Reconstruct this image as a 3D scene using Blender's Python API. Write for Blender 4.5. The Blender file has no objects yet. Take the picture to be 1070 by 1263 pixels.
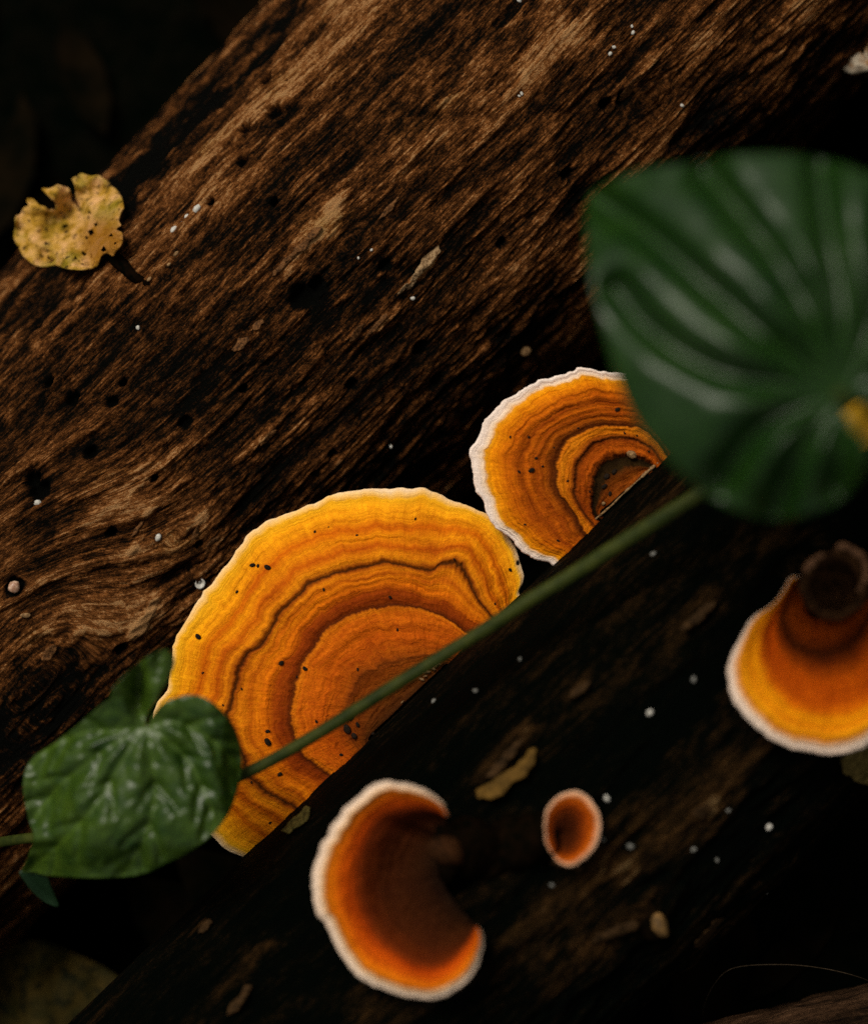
import bpy, math, random
import numpy as np
from mathutils import Vector
from mathutils.geometry import delaunay_2d_cdt

random.seed(7); rng = np.random.default_rng(7)
scene = bpy.context.scene
C = scene.collection

# ------------------------------------------------------------------ camera, sky, sun, exposure
H = 0.535                      # camera height above the plane of the fungi (metres)
S = 0.0002                     # metres per photograph pixel in that plane
cam = bpy.data.cameras.new('camera'); cam_o = bpy.data.objects.new('camera', cam); C.objects.link(cam_o)
cam.sensor_fit = 'HORIZONTAL'; cam.sensor_width = 24; cam.lens = 60
cam.clip_start = 0.02; cam.clip_end = 200
cam_o.location = (0, 0, H); cam_o.rotation_euler = (0, 0, 0)
cam.dof.use_dof = True; cam.dof.focus_distance = H + 0.001; cam.dof.aperture_fstop = 3.7
scene.camera = cam_o

SUN_EL, SUN_AZ = 53.0, 125.0     # azimuth counted from +X towards +Y: light from the upper left
w = bpy.data.worlds.new('World'); scene.world = w; w.use_nodes = True
wn = w.node_tree.nodes; wl = w.node_tree.links
sky = wn.new('ShaderNodeTexSky'); sky.sky_type = 'NISHITA'; sky.sun_disc = False
sky.sun_elevation = math.radians(SUN_EL); sky.sun_rotation = math.radians(90 - SUN_AZ)
sky.dust_density = 4.0; sky.air_density = 1.0
hs = wn.new('ShaderNodeHueSaturation'); hs.inputs['Saturation'].default_value = 0.22
tint = wn.new('ShaderNodeMix'); tint.data_type = 'RGBA'; tint.blend_type = 'MULTIPLY'; tint.inputs[0].default_value = 1.0
tint.inputs[7].default_value = (1.0, 0.97, 0.84, 1)          # light filtered by leaves overhead
wl.new(sky.outputs[0], hs.inputs['Color']); wl.new(hs.outputs[0], tint.inputs[6]); wl.new(tint.outputs[2], wn['Background'].inputs['Color'])
wn['Background'].inputs['Strength'].default_value = 0.05
sun = bpy.data.lights.new('sun', 'SUN'); sun_o = bpy.data.objects.new('sun', sun); C.objects.link(sun_o)
sun.energy = 1.5; sun.angle = math.radians(22); sun.color = (1.0, 0.93, 0.82)
el, az = math.radians(SUN_EL), math.radians(SUN_AZ)
sd = Vector((math.cos(el) * math.cos(az), math.cos(el) * math.sin(az), math.sin(el)))
sun_o.rotation_euler = (-sd).to_track_quat('-Z', 'Y').to_euler()
sun_o.location = sd * 3
scene.view_settings.view_transform = 'Standard'; scene.view_settings.look = 'None'
scene.view_settings.exposure = 0.55; scene.view_settings.gamma = 1
scene.render.engine = 'CYCLES'
scene.cycles.use_denoising = False
scene.cycles.max_bounces = 6

# ------------------------------------------------------------------ small tools
def P(px, py, z=0.0):
    k = S * (H - z) / H
    return np.array([(px - 535.0) * k, (631.5 - py) * k, z])

def PA(px, py, z):
    px = np.asarray(px, float); py = np.asarray(py, float); z = np.asarray(z, float) + 0 * px
    k = S * (H - z) / H
    return np.stack([(px - 535.0) * k, (631.5 - py) * k, z], -1)

def _hash(ix, iy, seed):
    n = (ix.astype(np.int64) * 374761393 + iy.astype(np.int64) * 668265263 + seed * 1442695041) & 0xFFFFFFFF
    n = ((n ^ (n >> 13)) * 1274126177) & 0xFFFFFFFF
    n = ((n ^ (n >> 16)) * 2246822519) & 0xFFFFFFFF
    return ((n ^ (n >> 15)) & 0xFFFFFF) / float(0xFFFFFF)

def vn(x, y, seed=0):
    x = np.asarray(x, float); y = np.asarray(y, float) + 0 * x; x = x + 0 * y
    ix = np.floor(x); iy = np.floor(y); fx = x - ix; fy = y - iy
    fx = fx * fx * fx * (fx * (fx * 6 - 15) + 10); fy = fy * fy * fy * (fy * (fy * 6 - 15) + 10)
    a = _hash(ix, iy, seed); b = _hash(ix + 1, iy, seed); c = _hash(ix, iy + 1, seed); d = _hash(ix + 1, iy + 1, seed)
    return (a + (b - a) * fx) * (1 - fy) + (c + (d - c) * fx) * fy

def fbm(x, y, seed=0, o=4, g=0.5):
    s = 0; amp = 1; tot = 0
    for i in range(o):
        s = s + amp * vn(x * 2.03 ** i + 17.3 * i, y * 2.03 ** i + 5.7 * i, seed + i * 13); tot += amp; amp *= g
    return s / tot

def sstep(a, b, x):
    t = np.clip((x - a) / (b - a), 0, 1); return t * t * (3 - 2 * t)

def catmull(pts, n, closed=False):
    p = np.asarray(pts, float)
    if closed: q = np.vstack([p[-1], p, p[0], p[1]])
    else: q = np.vstack([2 * p[0] - p[1], p, 2 * p[-1] - p[-2]])
    out = []
    segs = len(q) - 3; m = 24
    for i in range(segs):
        t = np.linspace(0, 1, m, endpoint=False)[:, None]
        a, b, c, d = q[i], q[i + 1], q[i + 2], q[i + 3]
        out.append(0.5 * (2 * b + (c - a) * t + (2 * a - 5 * b + 4 * c - d) * t * t + (3 * b - a - 3 * c + d) * t ** 3))
    out = np.vstack(out + [q[-2][None]])
    L = np.concatenate([[0], np.cumsum(np.linalg.norm(np.diff(out, axis=0), axis=1))])
    s = np.linspace(0, L[-1], n + 1 if closed else n)
    r = np.stack([np.interp(s, L, out[:, k]) for k in range(p.shape[1])], -1)
    return r[:-1] if closed else r

def lin(c):
    return tuple(((v / 255) / 12.92 if v / 255 <= 0.04045 else ((v / 255 + 0.055) / 1.055) ** 2.4) for v in c)

def mesh_obj(name, verts, faces, mat, parent=None, base=None, attrs=None, uv=None, smooth=True):
    """One mesh object. verts are world positions; base is where its origin stands."""
    verts = np.asarray(verts, float)
    if parent is not None: org = np.array(parent['_base'])
    else: org = np.zeros(3) if base is None else np.asarray(base, float)
    me = bpy.data.meshes.new(name)
    if isinstance(faces, np.ndarray):
        nv, nf, k = len(verts), len(faces), faces.shape[1]
        me.vertices.add(nv); me.vertices.foreach_set('co', (verts - org).astype(np.float32).ravel())
        me.loops.add(nf * k); me.loops.foreach_set('vertex_index', faces.astype(np.int32).ravel())
        me.polygons.add(nf); me.polygons.foreach_set('loop_start', np.arange(0, nf * k, k, dtype=np.int32))
        me.update(calc_edges=True)
    else:
        me.from_pydata((verts - org).tolist(), [], faces)
    if smooth: me.polygons.foreach_set('use_smooth', np.ones(len(me.polygons), bool))
    for kk, v in (attrs or {}).items():
        at = me.attributes.new(kk, 'FLOAT', 'POINT'); at.data.foreach_set('value', np.asarray(v, np.float32))
    if uv is not None:
        l = me.uv_layers.new(name='grain')
        idx = np.empty(len(me.loops), np.int32); me.loops.foreach_get('vertex_index', idx)
        l.data.foreach_set('uv', np.asarray(uv, np.float32)[idx].ravel())
    me.validate(); me.update()
    if mat: me.materials.append(mat)
    o = bpy.data.objects.new(name, me); C.objects.link(o)
    if parent is not None: o.parent = parent
    else: o.location = org
    o['_base'] = [float(v) for v in org]
    return o

def tag(o, label=None, cat=None, group=None, kind=None):
    if label: o['label'] = label
    if cat: o['category'] = cat
    if group: o['group'] = group
    if kind: o['kind'] = kind
    return o

def thing(name, base, label, cat, group=None):
    o = bpy.data.objects.new(name, None); C.objects.link(o)
    o.location = [float(v) for v in base]; o['_base'] = [float(v) for v in base]; o.empty_display_size = 0.01
    return tag(o, label, cat, group)

def grid_faces(m, n, off=0, wrap=False):
    i = np.arange(m if wrap else m - 1); j = np.arange(n - 1)
    I, J = np.meshgrid(i, j, indexing='ij'); I2 = (I + 1) % m
    return (np.stack([I * n + J, I2 * n + J, I2 * n + J + 1, I * n + J + 1], -1).reshape(-1, 4) + off)

def tube(path, radii, seg=12, rough=0.0, seed=3, cap=True):
    p = np.asarray(path, float); n = len(p); r = np.broadcast_to(np.asarray(radii, float), (n,))
    t = np.gradient(p, axis=0); t /= np.linalg.norm(t, axis=1)[:, None] + 1e-12
    up = np.array([0.0, 0.0, 1.0]) if abs(t[:, 2]).mean() < 0.8 else np.array([1.0, 0, 0])
    s = np.cross(t, up); s /= np.linalg.norm(s, axis=1)[:, None] + 1e-12; v = np.cross(s, t)
    th = np.linspace(0, 2 * math.pi, seg, endpoint=False)
    rr = r[:, None] * (1 + rough * (fbm(np.arange(n)[:, None] * 0.35 + 0 * th, th[None] * 1.3 + 0 * r[:, None], seed) - 0.5) * 2)
    V = p[:, None] + rr[..., None] * (np.cos(th)[None, :, None] * s[:, None] + np.sin(th)[None, :, None] * v[:, None])
    V = V.reshape(-1, 3); F = []
    for i in range(n - 1):
        for j in range(seg):
            F.append((i * seg + j, i * seg + (j + 1) % seg, (i + 1) * seg + (j + 1) % seg, (i + 1) * seg + j))
    if cap:
        V = np.vstack([V, p[0], p[-1]])
        for j in range(seg):
            F.append((len(V) - 2, (j + 1) % seg, j)); F.append((len(V) - 1, (n - 1) * seg + j, (n - 1) * seg + (j + 1) % seg))
    return V, F

def inside(poly, x, y):
    c = np.zeros(x.shape, bool); n = len(poly)
    for i in range(n):
        x1, y1 = poly[i]; x2, y2 = poly[(i + 1) % n]
        if y1 == y2: continue
        m = ((y1 > y) != (y2 > y)) & (x < (x2 - x1) * (y - y1) / (y2 - y1) + x1); c ^= m
    return c

def seg_dist(pts, poly, closed=False):
    d = np.full(len(pts), 1e9); q = np.asarray(poly, float)
    n = len(q) if closed else len(q) - 1
    for i in range(n):
        a = q[i]; b = q[(i + 1) % len(q)]; ab = b - a
        t = np.clip(((pts - a) @ ab) / (ab @ ab + 1e-12), 0, 1)
        d = np.minimum(d, np.linalg.norm(pts - a - t[:, None] * ab, axis=1))
    return d

def plate(name, outline, zf, mat, parent=None, base=None, step=4.0, th=0.0004, attrf=None, smooth_outline=True, n_out=None, holes=()):
    """A thin solid sheet (leaf, flake): outline in photo pixels, lifted to its own height zf(points)."""
    o = np.asarray(outline, float)
    L = np.linalg.norm(np.diff(np.vstack([o, o[:1]]), axis=0), axis=1).sum()
    if smooth_outline: o = catmull(o, n_out or max(24, int(L / step)), True)
    lo = o.min(0); hi = o.max(0)
    gx, gy = np.meshgrid(np.arange(lo[0], hi[0], step), np.arange(lo[1], hi[1], step * 0.87))
    gx = gx + (np.arange(gx.shape[0]) % 2)[:, None] * step / 2
    pts = np.stack([gx.ravel(), gy.ravel()], -1); pts = pts + rng.uniform(-.2, .2, pts.shape) * step
    keep = inside(o, pts[:, 0], pts[:, 1]) & (seg_dist(pts, o, True) > step * 0.45)
    for hx, hy, hr in holes:
        keep &= np.hypot(pts[:, 0] - hx, pts[:, 1] - hy) > hr
    pts = pts[keep]
    allp = [Vector(v) for v in np.vstack([o, pts])]
    faces = [list(range(len(o)))]
    vs, es, fs, *_ = delaunay_2d_cdt(allp, [], faces, 1, 1e-6)
    q = np.array([[v.x, v.y] for v in vs])
    tri = np.array([f for f in fs if len(f) == 3])
    if len(holes):
        cen = q[tri].mean(1); k = np.ones(len(tri), bool)
        for hx, hy, hr in holes: k &= np.hypot(cen[:, 0] - hx, cen[:, 1] - hy) > hr * 0.75
        tri = tri[k]
    z = zf(q)
    top = PA(q[:, 0], q[:, 1], z)
    # orient upward
    e1 = top[tri[:, 1]] - top[tri[:, 0]]; e2 = top[tri[:, 2]] - top[tri[:, 0]]
    flip = (e1[:, 0] * e2[:, 1] - e1[:, 1] * e2[:, 0]) < 0
    tri[flip] = tri[flip][:, ::-1]
    n = len(q); bot = top.copy(); bot[:, 2] -= th
    cnt = {}
    for t in tri:
        for k in range(3):
            a, b = int(t[k]), int(t[(k + 1) % 3]); cnt[(a, b)] = 1
    side = [(b, a, a + n, b + n) for (a, b) in cnt if (b, a) not in cnt]
    F = [tuple(int(i) for i in t) for t in tri] + [tuple(int(i) + n for i in t[::-1]) for t in tri] + side
    at = None
    if attrf is not None:
        at = {k: np.concatenate([v, v]) for k, v in attrf(q).items()}
    return mesh_obj(name, np.vstack([top, bot]), F, mat, parent, base, at)

# ------------------------------------------------------------------ material tools
class MT:
    def __init__(s, name, rough=0.6, spec=0.3):
        s.m = bpy.data.materials.new(name); s.m.use_nodes = True
        s.n = s.m.node_tree.nodes; s.l = s.m.node_tree.links; s.b = s.n['Principled BSDF']
        s.b.inputs['Roughness'].default_value = rough; s.b.inputs['Specular IOR Level'].default_value = spec
    def put(s, sock, v):
        if hasattr(v, 'links') or isinstance(v, bpy.types.NodeSocket): s.l.new(v, sock)
        elif isinstance(v, (tuple, list)) and len(v) == 3 and sock.type == 'RGBA': sock.default_value = (*v, 1)
        else: sock.default_value = v
    def attr(s, name):
        a = s.n.new('ShaderNodeAttribute'); a.attribute_name = name; return a.outputs['Fac']
    def uv(s, sx, sy):
        u = s.n.new('ShaderNodeUVMap'); u.uv_map = 'grain'
        mp = s.n.new('ShaderNodeMapping'); mp.inputs['Scale'].default_value = (sx, sy, 1); s.l.new(u.outputs[0], mp.inputs[0]); return mp.outputs[0]
    def obj(s, sc=1.0):
        u = s.n.new('ShaderNodeTexCoord'); mp = s.n.new('ShaderNodeMapping')
        mp.inputs['Scale'].default_value = (sc, sc, sc) if not isinstance(sc, tuple) else sc
        s.l.new(u.outputs['Object'], mp.inputs[0]); return mp.outputs[0]
    def noise(s, vec, scale=1.0, detail=4.0, rough=0.55, dist=0.0):
        t = s.n.new('ShaderNodeTexNoise'); s.l.new(vec, t.inputs['Vector'])
        t.inputs['Scale'].default_value = scale; t.inputs['Detail'].default_value = detail
        t.inputs['Roughness'].default_value = rough; t.inputs['Distortion'].default_value = dist; return t.outputs['Fac']
    def math(s, op, a, b=0.0, c=None, clamp=False):
        t = s.n.new('ShaderNodeMath'); t.operation = op; t.use_clamp = clamp; s.put(t.inputs[0], a); s.put(t.inputs[1], b)
        if c is not None: s.put(t.inputs[2], c)
        return t.outputs[0]
    def ramp(s, fac, stops, interp='LINEAR'):
        t = s.n.new('ShaderNodeValToRGB'); r = t.color_ramp; r.interpolation = interp
        while len(r.elements) < len(stops): r.elements.new(0.5)
        for e, (p, c) in zip(r.elements, stops): e.position = p; e.color = (*c, 1)
        s.l.new(fac, t.inputs[0]); return t.outputs[0]
    def mix(s, fac, a, b, mode='MIX'):
        t = s.n.new('ShaderNodeMix'); t.data_type = 'RGBA'; t.blend_type = mode
        s.put(t.inputs[0], fac); s.put(t.inputs[6], a); s.put(t.inputs[7], b); return t.outputs[2]
    def rng(s, v, a, b, c, d):
        t = s.n.new('ShaderNodeMapRange'); s.put(t.inputs[0], v)
        for i, x in enumerate((a, b, c, d)): t.inputs[i + 1].default_value = x
        return t.outputs[0]
    def bump(s, h, dist, strength=1.0):
        t = s.n.new('ShaderNodeBump'); t.inputs['Distance'].default_value = dist; t.inputs['Strength'].default_value = strength
        s.l.new(h, t.inputs['Height']); s.l.new(t.outputs[0], s.b.inputs['Normal'])
    def col(s, c): s.put(s.b.inputs['Base Color'], c)
    def val(s, c): return s.math('MULTIPLY', c, 1.0)

def wood_material(name, dark, mid, brown, bright, pale, fib=(38, 3000), spec=0.05, grit=0.7, flak=0.24):
    t = MT(name, 0.62, spec)
    tone = t.attr('tone')
    f1 = t.noise(t.uv(*fib), 1, 3, 0.6); f2 = t.noise(t.uv(fib[0] * 5, fib[1] * 0.8), 1, 4, 0.65)
    mo = t.noise(t.uv(1300, 1700), 1, 5, 0.75); m2 = t.noise(t.uv(160, 300), 1, 4, 0.6)
    v = t.math('ADD', tone, t.math('MULTIPLY', t.math('SUBTRACT', f1, 0.5), 0.85))
    v = t.math('ADD', v, t.math('MULTIPLY', t.math('SUBTRACT', f2, 0.5), 0.5))
    v = t.math('ADD', v, t.math('MULTIPLY', t.math('SUBTRACT', mo, 0.5), grit))
    v = t.math('ADD', v, t.math('MULTIPLY', t.math('SUBTRACT', m2, 0.5), 0.35))
    sp1 = t.rng(t.noise(t.uv(330, 900), 1, 8, 0.78), 0.47, 0.55, -0.5, 0.5)          # thin flakes still holding on, with sharp edges
    sp2 = t.rng(t.noise(t.uv(1500, 3400), 1, 6, 0.8), 0.40, 0.62, -0.5, 0.5)
    v = t.math('ADD', v, t.math('MULTIPLY', sp1, flak)); v = t.math('ADD', v, t.math('MULTIPLY', sp2, flak * 0.8))
    c = t.ramp(v, [(0.0, dark), (0.28, dark), (0.45, mid), (0.65, brown), (0.89, bright), (1.0, pale)])
    # olive film of algae in places
    al = t.rng(t.noise(t.uv(45, 60), 1, 4, 0.6), 0.58, 0.75, 0.0, 0.3)
    c = t.mix(al, c, t.mix(1.0, c, (0.62, 0.85, 0.45), 'MULTIPLY'))
    # whitish mineral bloom on the palest fibres only
    t.col(c)
    hgt = t.math('ADD', t.math('MULTIPLY', f1, 0.6), t.math('ADD', t.math('MULTIPLY', f2, 0.5), t.math('ADD', t.math('MULTIPLY', mo, 0.5), t.math('MULTIPLY', sp2, 0.5))))
    t.bump(hgt, 0.0007, 0.9)
    return t.m

def fungus_material(name, stops, streak=0.35, spec=0.06):
    t = MT(name, 0.72, spec)
    z = t.attr('zone')
    c = t.ramp(z, [(p, lin((min(cc[0] * 1.06, 250), cc[1], cc[2] * (.35 if cc[2] < .35 * cc[0] else 1)))) for p, cc in stops])
    rings = t.noise(t.uv(9, 60), 1, 6, 0.68, 0.25); rad = t.noise(t.uv(150, 5), 1, 5, 0.65, 0.3); mot = t.noise(t.obj(900), 1, 7, 0.75)
    big = t.noise(t.obj(70), 1, 3, 0.5)
    k = t.math('ADD', t.math('MULTIPLY', rings, 0.75), t.math('ADD', t.math('MULTIPLY', rad, streak), t.math('ADD', t.math('MULTIPLY', mot, 0.6), t.math('MULTIPLY', big, 0.5))))
    k = t.rng(k, 0.72, 1.46, 0.40, 1.50)
    edge = t.attr('edge')                       # 1 on the pale growing margin: cleaner, less banded
    k = t.math('ADD', t.math('MULTIPLY', k, t.math('SUBTRACT', 1.0, t.math('MULTIPLY', edge, 0.8))), t.math('MULTIPLY', edge, 0.8))
    kk = t.n.new('ShaderNodeCombineColor'); t.l.new(k, kk.inputs[0]); t.l.new(t.math('POWER', k, 1.5), kk.inputs[1]); t.l.new(t.math('POWER', k, 1.9), kk.inputs[2])
    c = t.mix(1.0, c, kk.outputs[0], 'MULTIPLY')
    t.col(c)
    h = t.math('ADD', t.math('MULTIPLY', rings, 0.8), t.math('ADD', t.math('MULTIPLY', mot, 0.3), t.math('MULTIPLY', rad, 0.3)))
    t.bump(h, 0.0009, 0.8)
    return t.m

def simple_material(name, c1, c2, sc=300, rough=0.7, spec=0.2, bump=0.0004, lo=0.35, hi=0.65):
    t = MT(name, rough, spec); n = t.noise(t.obj(sc), 1, 5, 0.6)
    t.col(t.mix(t.rng(n, lo, hi, 0, 1), c1, c2)); t.bump(n, bump, 0.8); return t.m

M = {}
M['wood_brown'] = wood_material('weathered_brown_wood', (0.0014, 0.0015, 0.0008), (0.026, 0.0098, 0.0027), (0.105, 0.035, 0.0082), (0.33, 0.118, 0.030), (0.56, 0.29, 0.115))
M['wood_dark'] = wood_material('damp_blackened_wood', (0.0006, 0.0016, 0.0009), (0.0022, 0.0026, 0.0012), (0.024, 0.012, 0.0042), (0.075, 0.034, 0.010), (0.2, 0.12, 0.05), (60, 1500), 0.02, 0.5, 0.12)
M['wood_side'] = wood_material('brown_bark', (0.006, 0.004, 0.003), (0.02, 0.011, 0.006), (0.06, 0.03, 0.015), (0.12, 0.06, 0.03), (0.2, 0.11, 0.06), (60, 900), 0.03, 0.5, 0.12)
def soil_mat():
    t = MT('black_forest_soil', 0.95, 0.0); n = t.noise(t.obj(120), 1, 6, 0.65); n2 = t.noise(t.obj(14), 1, 4, 0.6)
    c = t.mix(t.rng(n, 0.4, 0.7, 0, 1), (0.0008, 0.0016, 0.0009), (0.0035, 0.003, 0.0018)); c = t.mix(t.rng(n2, 0.55, 0.75, 0, 0.5), c, (0.001, 0.002, 0.001))
    t.col(c); t.bump(n, 0.004, 0.8); return t.m
M['soil'] = soil_mat()
M['litter'] = simple_material('rotting_leaf_litter', (0.0012, 0.0016, 0.0009), (0.006, 0.0038, 0.0018), 90, 0.95, 0.0)

# ------------------------------------------------------------------ logs
class Log:
    """A lying log: axis through n*q at height za, along e."""
    def __init__(s, ang, q, za, r):
        a = math.radians(ang); s.e = np.array([math.cos(a), math.sin(a), 0]); s.n = np.array([math.sin(a), -math.cos(a), 0]); s.q = q; s.za = za; s.r = r
        s.c = s.n * q + np.array([0, 0, za])
    def ab(s, px, py):
        """where the sight line through a photo pixel meets the log: along, around"""
        o = np.array([0, 0, H]) - s.c; d = P(px, py) - np.array([0, 0, H]); d /= np.linalg.norm(d)
        o2 = np.array([o @ s.n, o[2]]); d2 = np.array([d @ s.n, d[2]])
        A = d2 @ d2; B = o2 @ d2; D = B * B - A * (o2 @ o2 - s.r ** 2)
        t = (-B - math.sqrt(max(D, 0))) / A
        p = o + d * t
        return p @ s.e, math.atan2(p @ s.n, p[2]) * s.r
    def pos(s, a, b, h=0.0):
        a = np.asarray(a, float); th = np.asarray(b, float) / s.r; rr = s.r + h
        return s.c + a[..., None] * s.e + (rr * np.sin(th))[..., None] * s.n + (rr * np.cos(th))[..., None] * np.array([0, 0, 1.0])
    def nrm(s, b):
        th = b / s.r; return math.sin(th) * s.n + math.cos(th) * np.array([0, 0, 1.0])

REAR = Log(45.0, -0.065, -0.070, 0.066)
FRONT = Log(43.7, 0.0758, 0.0, 0.0464)

def blobs(log, A, B, lst):
    """wear and stains, and shade painted into the flanks of the rear log, each (px, py, length px, width px, strength, turn)"""
    s = np.zeros_like(A); rag = (fbm(A * 160, B * 420, 77, 3) - 0.5) * 1.5
    for i, (px, py, L, W, k, *tw) in enumerate(lst):
        a0, b0 = log.ab(px, py); t = math.radians(tw[0]) if tw else 0
        da = A - a0; db = B - b0
        u = (da * math.cos(t) + db * math.sin(t)) / (L * S / 2); v = (-da * math.sin(t) + db * math.cos(t)) / (W * S / 2)
        s += k * sstep(1.25, 0.35, np.sqrt(u * u + v * v) + rag)
    return s

def rear_fields(A, B):
    # the grain swings towards the lower left and runs round two knots
    a0, b0 = REAR.ab(150, 600)
    Bw = B + 0.022 * sstep(a0 + 0.012, a0 - 0.045, A) * np.exp(-((B - b0 - 0.004) / 0.022) ** 2)
    for px, py, R in ((55, 860, 0.0050), (215, 660, 0.002), (20, 724, 0.0025), (560, 520, 0.004), (800, 120, 0.003), (930, 200, 0.005), (430, 300, 0.002)):
        a, b = REAR.ab(px, py); r2 = ((A - a) / 2.0) ** 2 + (B - b) ** 2
        Bw = Bw - (B - b) * R * R / (r2 + R * R * 0.6) * np.exp(-r2 / (R * 4) ** 2)
    Bw = Bw + 0.0035 * (fbm(A * 14, B * 30, 5, 3) - 0.5)
    lay = fbm(A * 38, Bw * 190, 21, 5, 0.6); lay2 = fbm(A * 120, Bw * 420, 31, 4, 0.6)
    rid = 1 - np.abs(fbm(A * 22, Bw * 330, 41, 4) - 0.5) * 4
    fib = fbm(A * 90, Bw * 1900, 51, 2)
    big = fbm(A * 12 + 3, B * 20, 61, 3)
    plate_ = sstep(0.46, 0.58, lay)
    dots = [(475, 327, 9), (228, 522, 8), (110, 558, 8), (137, 495, 7), (150, 470, 5), (138, 655, 6), (87, 490, 9), (262, 250, 5), (335, 246, 5), (48, 605, 12), (40, 590, 9), (372, 365, 15),
            (390, 350, 10), (435, 475, 7), (18, 724, 12), (150, 800, 8), (410, 560, 6), (520, 430, 9), (300, 200, 6), (620, 300, 6), (300, 480, 5), (540, 470, 7), (700, 215, 8), (748, 128, 7), (770, 120, 9),
            (60, 470, 7), (190, 590, 4), (245, 670, 5), (330, 100, 8), (340, 140, 9), (305, 160, 6)]
    pit = np.zeros_like(A); pj = 0.5 * (fbm(A * 500, B * 500, 9, 2) - 0.5)
    for px, py, r in dots:
        a, b = REAR.ab(px, py); d = np.hypot((A - a) / 1.15, B - b) / (r * S)
        pit = np.maximum(pit, sstep(1.25, 0.55, d + pj))
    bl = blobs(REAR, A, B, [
        (395, 285, 190, 36, .40), (520, 335, 78, 16, .75, -8), (300, 420, 60, 26, .3), (255, 345, 110, 40, .16), (180, 755, 64, 22, .8, -12), (170, 660, 80, 20, .40, -12), (135, 622, 130, 26, .26, 14), (175, 590, 90, 24, .25, 5),
        (325, 540, 90, 34, .26), (620, 110, 300, 110, .18), (690, 55, 200, 60, .2), (460, 215, 210, 60, .2), (560, 60, 220, 60, .12), (820, 20, 160, 60, .14), (365, 95, 170, 34, .18), (270, 135, 80, 34, .16), (540, 160, 170, 70, .12),
        (775, 105, 150, 30, .26), (860, 60, 110, 40, .2), (435, 405, 70, 26, .26), (468, 400, 90, 16, .3), (245, 640, 34, 24, .3), (262, 668, 50, 16, .28), (50, 812, 60, 20, .3), (90, 786, 40, 16, .34), (640, 250, 150, 46, .14), (480, 255, 60, 12, .3), (300, 60, 120, 40, .1),
        (340, 310, 140, 18, .2), (230, 290, 100, 26, .12), (600, 60, 200, 40, .12), (10, 690, 90, 14, .2, 20),
        (600, 470, 240, 120, -.22), (520, 560, 200, 90, -.16), (385, 365, 60, 44, -.36), (660, 380, 160, 100, -.22), (80, 490, 110, 60, -.16), (50, 600, 60, 40, -.24), (110, 860, 150, 90, -.20), (345, 150, 80, 22, -.34), (310, 195, 110, 20, -.30),  # dark flank patches from here on: shade painted in, with some algae stain
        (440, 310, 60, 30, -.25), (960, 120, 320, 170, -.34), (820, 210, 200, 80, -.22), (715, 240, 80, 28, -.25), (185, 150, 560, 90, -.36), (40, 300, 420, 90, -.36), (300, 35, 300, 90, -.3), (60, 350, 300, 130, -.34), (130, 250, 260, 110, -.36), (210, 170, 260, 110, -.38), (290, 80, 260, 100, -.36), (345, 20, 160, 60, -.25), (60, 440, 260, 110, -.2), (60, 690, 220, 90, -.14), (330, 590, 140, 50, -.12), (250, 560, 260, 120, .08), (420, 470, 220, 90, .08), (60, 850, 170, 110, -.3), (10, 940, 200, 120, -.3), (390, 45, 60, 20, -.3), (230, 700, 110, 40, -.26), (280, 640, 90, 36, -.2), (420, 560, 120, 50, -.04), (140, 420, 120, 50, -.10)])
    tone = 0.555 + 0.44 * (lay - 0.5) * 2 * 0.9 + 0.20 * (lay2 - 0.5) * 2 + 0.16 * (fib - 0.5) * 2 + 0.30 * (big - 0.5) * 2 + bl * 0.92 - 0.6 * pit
    h = (big - 0.5) * 0.004 + (plate_ - 0.5) * 0.0011 + (lay2 - 0.5) * 0.0010 + (rid - 0.5) * 0.0004 + (fib - 0.5) * 0.0007 + np.clip(bl, -.4, .4) * 0.0016 - pit * 0.0032
    return Bw, tone, h

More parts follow.
